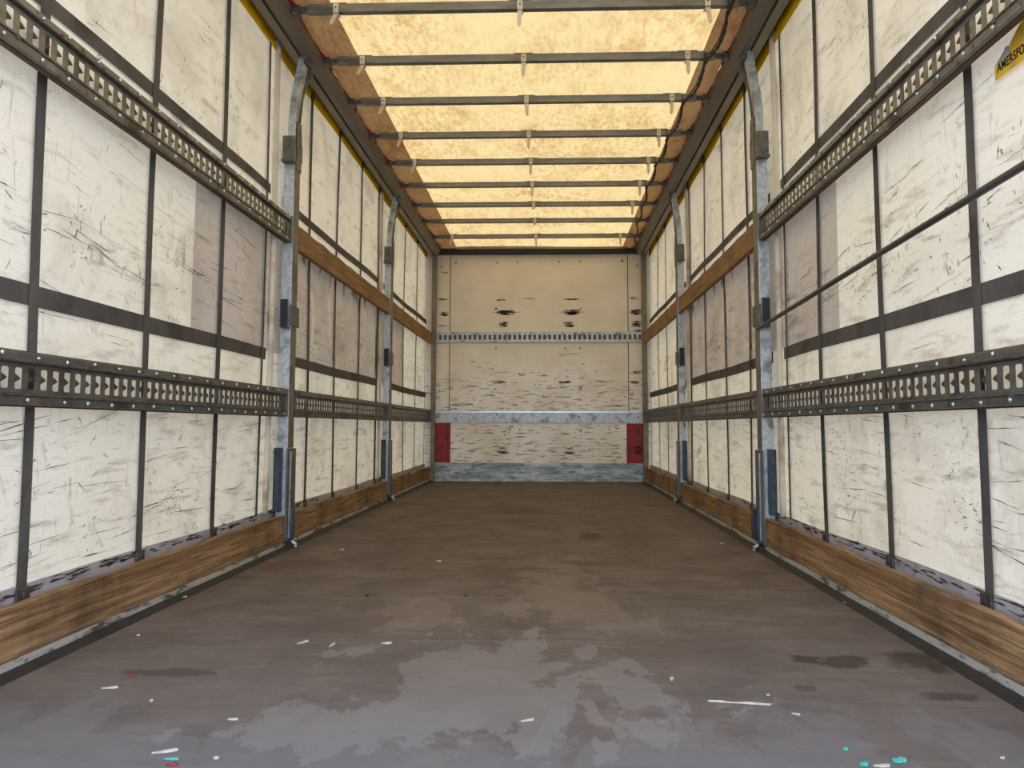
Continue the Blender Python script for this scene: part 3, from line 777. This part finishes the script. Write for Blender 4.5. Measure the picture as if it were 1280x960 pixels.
# ------------------------------------------------------------------ posts
def make_post(s, y, label):
    xs = SIDES[s]
    t = thing('curtain_post', label, 'post', (xs, y, 0), 'steel side posts between the bays')
    W_ = POST_W
    X = lambda d: s * d                                # d > 0 is outwards
    q = MB(); q.box(X(-.006), X(.052), 0, W_, .06, 2.14); 
    q.box(X(.000), X(.045), W_, W_ + .006, .06, 2.1)
    q.build('post_body', 'galv', t, bevel=.004)
    q = MB(); q.box(X(-.0085), X(-.006), .001, W_ - .001, .52, 2.02)
    q.build('inner_face', 'post_side', t)
    # upper tube leaning in to the roof rail
    q = MB()
    sec = lambda dx, dy, z: [(X(-.002) - s * dx, .012 + dy, z), (X(.040) - s * dx, .012 + dy, z), (X(.040) - s * dx, .068 + dy, z), (X(-.002) - s * dx, .068 + dy, z)]
    rings = [(0, 0, 2.08), (0, 0, 2.32), (.008, .004, 2.42), (.040, .012, 2.62), (.046, .014, 2.668)]
    v = [p_ for r_ in rings for p_ in sec(*r_)]; f = [(3, 2, 1, 0), (16, 17, 18, 19)]
    for i in range(4):
        for k in range(4): f.append((4 * i + k, 4 * i + (k + 1) % 4, 4 * i + 4 + (k + 1) % 4, 4 * i + 4 + k))
    q.add(v, f)
    q.build('upper_tube', 'galv', t, bevel=.004)
    q = MB(); q.tube([(X(.0), .078, 2.30), (X(-.010), .092, 2.45), (X(-.045), .110, 2.62), (X(-.05), .112, 2.664)], .009, 8)
    q.build('tension_rod', 'bracket', t, smooth=True)
    q = MB(); q.box(X(-.060), X(-.035), .02, .10, 2.610, 2.645); q.box(X(-.058), X(-.046), .10, .128, 2.56, 2.64)
    q.build('rail_hook', 'bracket', t, bevel=.003)
    # slotted clamp plate with hinge at the top of the post
    q = MB(); q.prism_x([(.015, 2.02), (.098, 2.02), (.098, 2.08), (.112, 2.08), (.112, 2.16), (.100, 2.20), (.088, 2.29), (.02, 2.29)], X(-.012), X(-.006))
    for z in (2.235, 2.165): q.box(X(-.0125), X(-.012), .055, .068, z - .015, z + .015, 1)
    q.build('clamp_plate', ['bracket', 'black'], t, bevel=.002)
    q = MB(); q.box(X(-.010), X(.052), -.035, .0, 2.06, 2.19); q.box(X(-.014), X(.055), -.05, .012, 2.045, 2.058)
    q.build('upper_pocket', 'bracket', t, bevel=.003)
    # middle pocket
    q = MB(); q.box(X(-.014), X(-.006), -.018, W_ + .030, 1.165, 1.275)
    q.build('middle_plate', 'bracket', t, bevel=.002)
    q = MB(); q.box(X(.030), X(.036), -.055, -.0, 1.155, 1.30); q.box(X(-.004), X(.036), -.050, -.046, 1.155, 1.30, 1); q.box(X(-.006), X(.036), -.055, 0, 1.150, 1.156, 0)
    q.build('plank_pocket', ['blue', 'black'], t, bevel=.002)
    # lower sleeve: wide plate with side channel
    q = MB(); q.box(X(-.016), X(-.006), -.020, W_ + .026, .035, .515)
    for yy in (.012, .030): q.box(X(-.019), X(-.016), yy - .002, yy + .002, .05, .50, 1)
    q.build('lower_sleeve', ['bracket', 'galv'], t, bevel=.002)
    q = MB(); q.box(X(.016), X(.050), -.050, -.046, .19, .52); q.box(X(.044), X(.050), -.050, .0, .19, .52); q.box(X(.016), X(.020), -.050, .0, .19, .52); q.box(X(.020), X(.044), -.006, -.001, .19, .52, 1)
    q.build('side_channel', ['blue', 'black'], t, bevel=.002)
    q = MB(); q.prism_x([(.028, .03), (.052, .02), (.066, .15), (.058, .205), (.036, .205), (.030, .12)], X(-.030), X(-.016))
    q.build('foot_lever', 'blue', t, bevel=.003)
    q = MB(); q.box(X(-.035), X(.05), .0, W_, 0, .028); q.tube([(X(-.03), .03, .03), (X(-.052), .03, .018), (X(-.052), .03, .003)], .010, 8, 1)
    q.build('foot', ['black', 'galv'], t, bevel=.003)
    return t
make_post(-1, POSTS[-1][0], 'near galvanised steel post on the left side, wooden slat on one side only')
make_post(-1, POSTS[-1][1], 'far galvanised steel post on the left side, between two wooden slats')
pr = make_post(1, POSTS[1][0], 'near galvanised steel post on the right side, dark pole hooked behind it')
make_post(1, POSTS[1][1], 'far galvanised steel post on the right side, between two wooden slats')
q = MB(); q.box(-.016, -.004, .10, .225, .045, .205); q.box(-.022, -.016, .12, .135, .05, .20); q.box(-.022, -.016, .17, .185, .05, .20)
q.build('hinge_plate', 'blue', pr, bevel=.002)

# ------------------------------------------------------------------ slotted side tracks
PITCH = .0535
screw_me = MB().tube([(0, 0, 0), (.0035, 0, 0), (.006, 0, 0)], [.006, .0055, .0025], 8).mesh('screw', 'screw', smooth=True)
def make_track(s, y0, y1, zc, label, screws):
    xs = SIDES[s]; n = int((y1 - y0 - .05) / PITCH); slack = (y1 - y0 - n * PITCH) / 2
    t = thing('lashing_track', label, 'lashing track', (xs, y0, zc), 'slotted steel tracks along the sides')
    X = lambda d: s * d
    tm = 'track_low' if zc < 1 else 'track'
    mb = plate_cells(n, PITCH, .082, .030, .056, rect_slot, .002, lambda a, b, d: (X(.006 + d), slack + a, b))
    for ya, yb in ((0, slack), (y1 - y0 - slack, y1 - y0)): mb.box(X(.006), X(.008), ya, yb, -.041, .041)
    mb.build('slotted_plate', tm, t)
    # rusty inner strip whose tongue divides every slot
    mb = plate_cells(n, PITCH, .082, .034, .058, tongue_slot, .002, lambda a, b, d: (X(.009 + d), slack + a + .003, b))
    mb.build('inner_strip', 'backing', t)
    mb = MB()
    for sg in (1, -1): mb.box(X(.012), X(.030), 0, y1 - y0, sg * .046, sg * .074)
    for yy in (.0, y1 - y0 - .02): mb.box(X(.012), X(.030), yy, yy + .02, -.046, .046)
    mb.build('backing_board', 'backing', t)
    L = y1 - y0
    for sg in (1, -1):
        q = MB()
        q.prism_y([(X(.002), sg * .070), (X(-.002), sg * .068), (X(-.004), sg * .047), (X(.001), sg * .041), (X(.009), sg * .041), (X(.012), sg * .070)], 0, L)
        q.prism_y([(X(-.004), sg * .048), (X(-.008), sg * .045), (X(-.007), sg * .041), (X(.004), sg * .039)], 0, L, 1)
        # joints and black lock studs along the step
        for k in range(int(L / .107)):
            yy = .05 + k * .107 + (.03 if sg < 0 else 0)
            if k % 2 == 0: q.box(X(-.009), X(-.003), yy - .006, yy + .006, sg * .040, sg * .052, 1)
            else: q.box(X(-.0045), X(-.003), yy - .002, yy + .002, sg * .055, sg * .064, 1)
        fl = q.build('flange', [tm, 'clip'], t)
        if screws:
            k = 0; yy = .08
            while yy < L - .03:
                o = bpy.data.objects.new('screw', screw_me); COL.objects.link(o); o.parent = fl
                o.location = (X(-.004) , yy, sg * .058 + random.uniform(-.003, .003)); o.rotation_euler = (0, 0, 0 if s < 0 else math.pi)
                o.scale = (1, random.uniform(.8, 1.3), random.uniform(.8, 1.2))
                yy += .135 + random.uniform(-.02, .03); k += 1
    for yy in (.0, L - .012):
        q = MB(); q.box(X(-.008), X(.012), yy, yy + .012, -.072, .072); q.build('end_cap', 'bracket', t, bevel=.002)
    return t
def bays(s):
    a, b = POSTS[s]
    return [(Y0 + .05, a - .012), (a + POST_W + .030, b - .012), (b + POST_W + .030, B - .075)]
for s in (-1, 1):
    sd = 'left' if s < 0 else 'right'
    by = bays(s)
    make_track(s, *by[0], .756, 'dark grey slotted steel track low in the nearest %s bay' % sd, True)
    make_track(s, *by[0], 1.680, 'upper slotted steel track high in the nearest %s bay' % sd, True)
    make_track(s, *by[1], .756, 'slotted steel track in the middle %s bay, under the wooden slat' % sd, False)
    make_track(s, *by[2], .756, 'slotted steel track in the farthest %s bay, ending at the bulkhead' % sd, False)

# ------------------------------------------------------------------ wooden slats and kick planks
def plank(s, y0, y1, z0, z1, mat, name, label, group, cracks=True):
    xs = SIDES[s]; Rn = random.Random(int(y0 * 100) + s)
    q = MB(); n = 26; L = y1 - y0
    v = []
    for i in range(n + 1):
        y = L * i / n; zt = z1 - z0 + .0025 * math.sin(i * 1.7 + s) + Rn.uniform(-.0015, .0015)
        bow_ = .003 * math.sin(math.pi * i / n)
        c = .003
        for d, z in ((0, c), (c, 0), (.027, 0), (.027, zt), (c, zt), (0, zt - c)): v.append((s * (d + bow_), y, z))
    f = [tuple(range(6)), tuple(n * 6 + k for k in range(6))]
    for i in range(n):
        for k in range(6): f.append((6 * i + k, 6 * i + (k + 1) % 6, 6 * i + 6 + (k + 1) % 6, 6 * i + 6 + k))
    q.add(v, f)
    o = q.build(name, mat, None); o.location = (xs, y0, z0); tag(o, label, 'plank', group)
    return o
for s in (-1, 1):
    sd = 'left' if s < 0 else 'right'; by = bays(s)
    for k, w in enumerate(('nearest', 'middle', 'farthest')):
        y0, y1 = by[k]
        plank(s, y0, y1, .0305, .168, 'wood_low', 'kick_plank', 'brown weathered kick plank at the floor of the %s %s bay' % (w, sd), 'wooden planks along the floor')
    for k, w in ((1, 'middle'), (2, 'farthest')):
        y0, y1 = by[k]
        plank(s, y0 - .021, y1 + .008, 1.600, 1.735, 'wood_mid', 'load_plank', 'brown wooden slat at mid height in the %s %s bay' % (w, sd), 'wooden slats hung between the posts')

# dark pole along the nearest right bay
pp = MB(); pp.tube([(XR - .022, 4.20, 1.142), (XR - .022, 3.4, 1.172), (XR - .020, 2.7, 1.200), (XR - .020, 1.86, 1.230), (XR - .020, .7, 1.272)], .0105, 10)
po = pp.build('tension_pole', 'pole', None, smooth=True)
tag(po, 'long dark grey pole running along the nearest right bay above the horizontal strap', 'pole')

# ------------------------------------------------------------------ litter on the deck
def on_floor(u, v):
    r = ray(u, v); k = -EYE / r[2]
    return k * r[0], k * r[1]
def chip(u, v, ln, wd, ang, mat, name, label, cat, th=.004):
    x, y = on_floor(u, v); n = 5; ln *= .85; wd *= .8; q = MB(); top = []; bot = []
    R = random.Random(int(u * 7 + v))
    outline = []
    for i in range(n + 1): outline.append((-ln / 2 + ln * i / n, wd / 2 * R.uniform(.4, 1.1) * (1 if 0 < i < n else .35)))
    for i in range(n, -1, -1): outline.append((-ln / 2 + ln * i / n, -wd / 2 * R.uniform(.4, 1.1) * (1 if 0 < i < n else .35)))
    N = len(outline)
    vv = [(a, b, .0) for a, b in outline] + [(a, b, th + (.3 * th * math.sin(a * 90))) for a, b in outline]
    q.add(vv, [tuple(range(N)), tuple(range(N, 2 * N))] + [(i, (i + 1) % N, N + (i + 1) % N, N + i) for i in range(N)])
    o = q.build(name, mat, None); o.location = (x, y, .0009); o.rotation_euler = (0, 0, ang)
    return tag(o, label, cat)
L_ = [
 (378.5, 804, .045, .012, .9, 'chip', 'wood_chip', 'pale wood chip left of two others along the floor joint', 'wood chip'),
 (415, 807.5, .04, .010, 1.4, 'chip', 'wood_chip', 'upright pale wood chip in the middle of three along the floor joint', 'wood chip'),
 (483, 805, .035, .018, .1, 'chip', 'wood_chip', 'rounded pale chip, rightmost of three along the floor joint', 'wood chip'),
 (137, 861, .045, .007, .2, 'chip', 'wood_splinter', 'thin white splinter on bare floor near the left plank', 'splinter'),
 (173, 795, .012, .010, 0, 'chip', 'paper_scrap', 'tiny white speck beside the left rubber strip', 'scrap'),
 (291, 900.5, .026, .007, 0, 'chip', 'wood_splinter', 'short white splinter on the grey floor, left of the worn patches', 'splinter'),
 (206, 941, .055, .010, .35, 'chip', 'wood_splinter', 'long white sliver at the bottom left of the floor', 'splinter'),
 (214, 950.5, .035, .006, -.1, 'teal', 'plastic_sliver', 'thin teal plastic sliver just below a white one, bottom left', 'plastic scrap'),
 (215, 957, .022, .012, .2, 'redscrap', 'plastic_scrap', 'red plastic scrap at the bottom edge of the photo', 'plastic scrap'),
 (165, 846, .018, .012, .4, 'redscrap', 'plastic_scrap', 'small red plastic scrap on the left floor', 'plastic scrap'),
 (270, 949, .012, .009, 0, 'chip', 'paper_scrap', 'tiny white crumb on the bottom left floor', 'scrap'),
 (189, 877, .009, .008, 0, 'chip', 'paper_scrap', 'tiny white crumb right of the small red scrap', 'scrap'),
 (840, 850, .022, .014, 1.3, 'chip', 'wood_chip', 'cream wood chip on brown floor right of the worn patches', 'wood chip'),
 (659, 902, .035, .004, .35, 'chip', 'wood_splinter', 'white sliver on the central worn grey patch', 'splinter'),
 (924, 880, .165, .0022, -.14, 'chip', 'wood_splinter', 'very long thin white splinter on the right floor', 'splinter'),
 (995, 894, .022, .004, -.6, 'chip', 'wood_splinter', 'short white splinter right of the very long one', 'splinter'),
 (960, 870, .008, .006, 0, 'chip', 'paper_scrap', 'white speck above the very long splinter', 'scrap'),
 (1124, 952, .032, .024, .3, 'teal', 'plastic_scrap', 'torn teal plastic scrap, rightmost of the teal pieces', 'plastic scrap'),
 (1080, 957, .018, .018, 0, 'teal', 'plastic_scrap', 'teal plastic scrap at the bottom edge left of the larger one', 'plastic scrap'),
 (1057, 938, .011, .008, 0, 'teal', 'plastic_scrap', 'smallest teal plastic crumb, above the other two', 'plastic scrap'),
 (1102, 959, .035, .010, 0, 'chip', 'paper_scrap', 'whitish paper scrap between two teal pieces', 'scrap'),
 (1253, 949, .010, .006, 0, 'chip', 'paper_scrap', 'white speck at the bottom right of the floor', 'scrap'),
 (459, 745, .028, .010, 1.2, 'scratch_dark', 'dark_scrap', 'small dark scrap beside the left end of the worn patches', 'scrap'),
 (582, 745, .040, .012, 1.3, 'blue', 'dark_scrap', 'small blue grey sliver above the worn patches', 'scrap'),
 (1061, 755, .05, .016, -.9, 'chip', 'wood_splinter', 'pale splinter lying on the right rubber strip', 'splinter'),
 (1110, 781, .08, .006, .15, 'scratch_dark', 'dark_scrap', 'thin dark stick beside the right rubber strip', 'scrap'),
 (228, 748, .045, .016, 1.1, 'chip', 'wood_chip', 'white chip against the left rubber strip', 'wood chip'),
 (427, 687.5, .03, .018, .4, 'chip', 'wood_chip', 'white chip on the floor beside the near left post', 'wood chip'),
 (548, 702, .03, .014, .1, 'chip', 'wood_chip', 'pale chip on brown floor left of the dark oil stain', 'wood chip'),
 (902, 680, .02, .014, .1, 'chip', 'paper_scrap', 'white speck on the floor near the right side', 'scrap'),
 (621, 605.5, .09, .03, .0, 'scratch_dark', 'dark_scrap', 'dark scrap at the foot of the bulkhead', 'scrap'),
]
for a in L_: chip(*a)
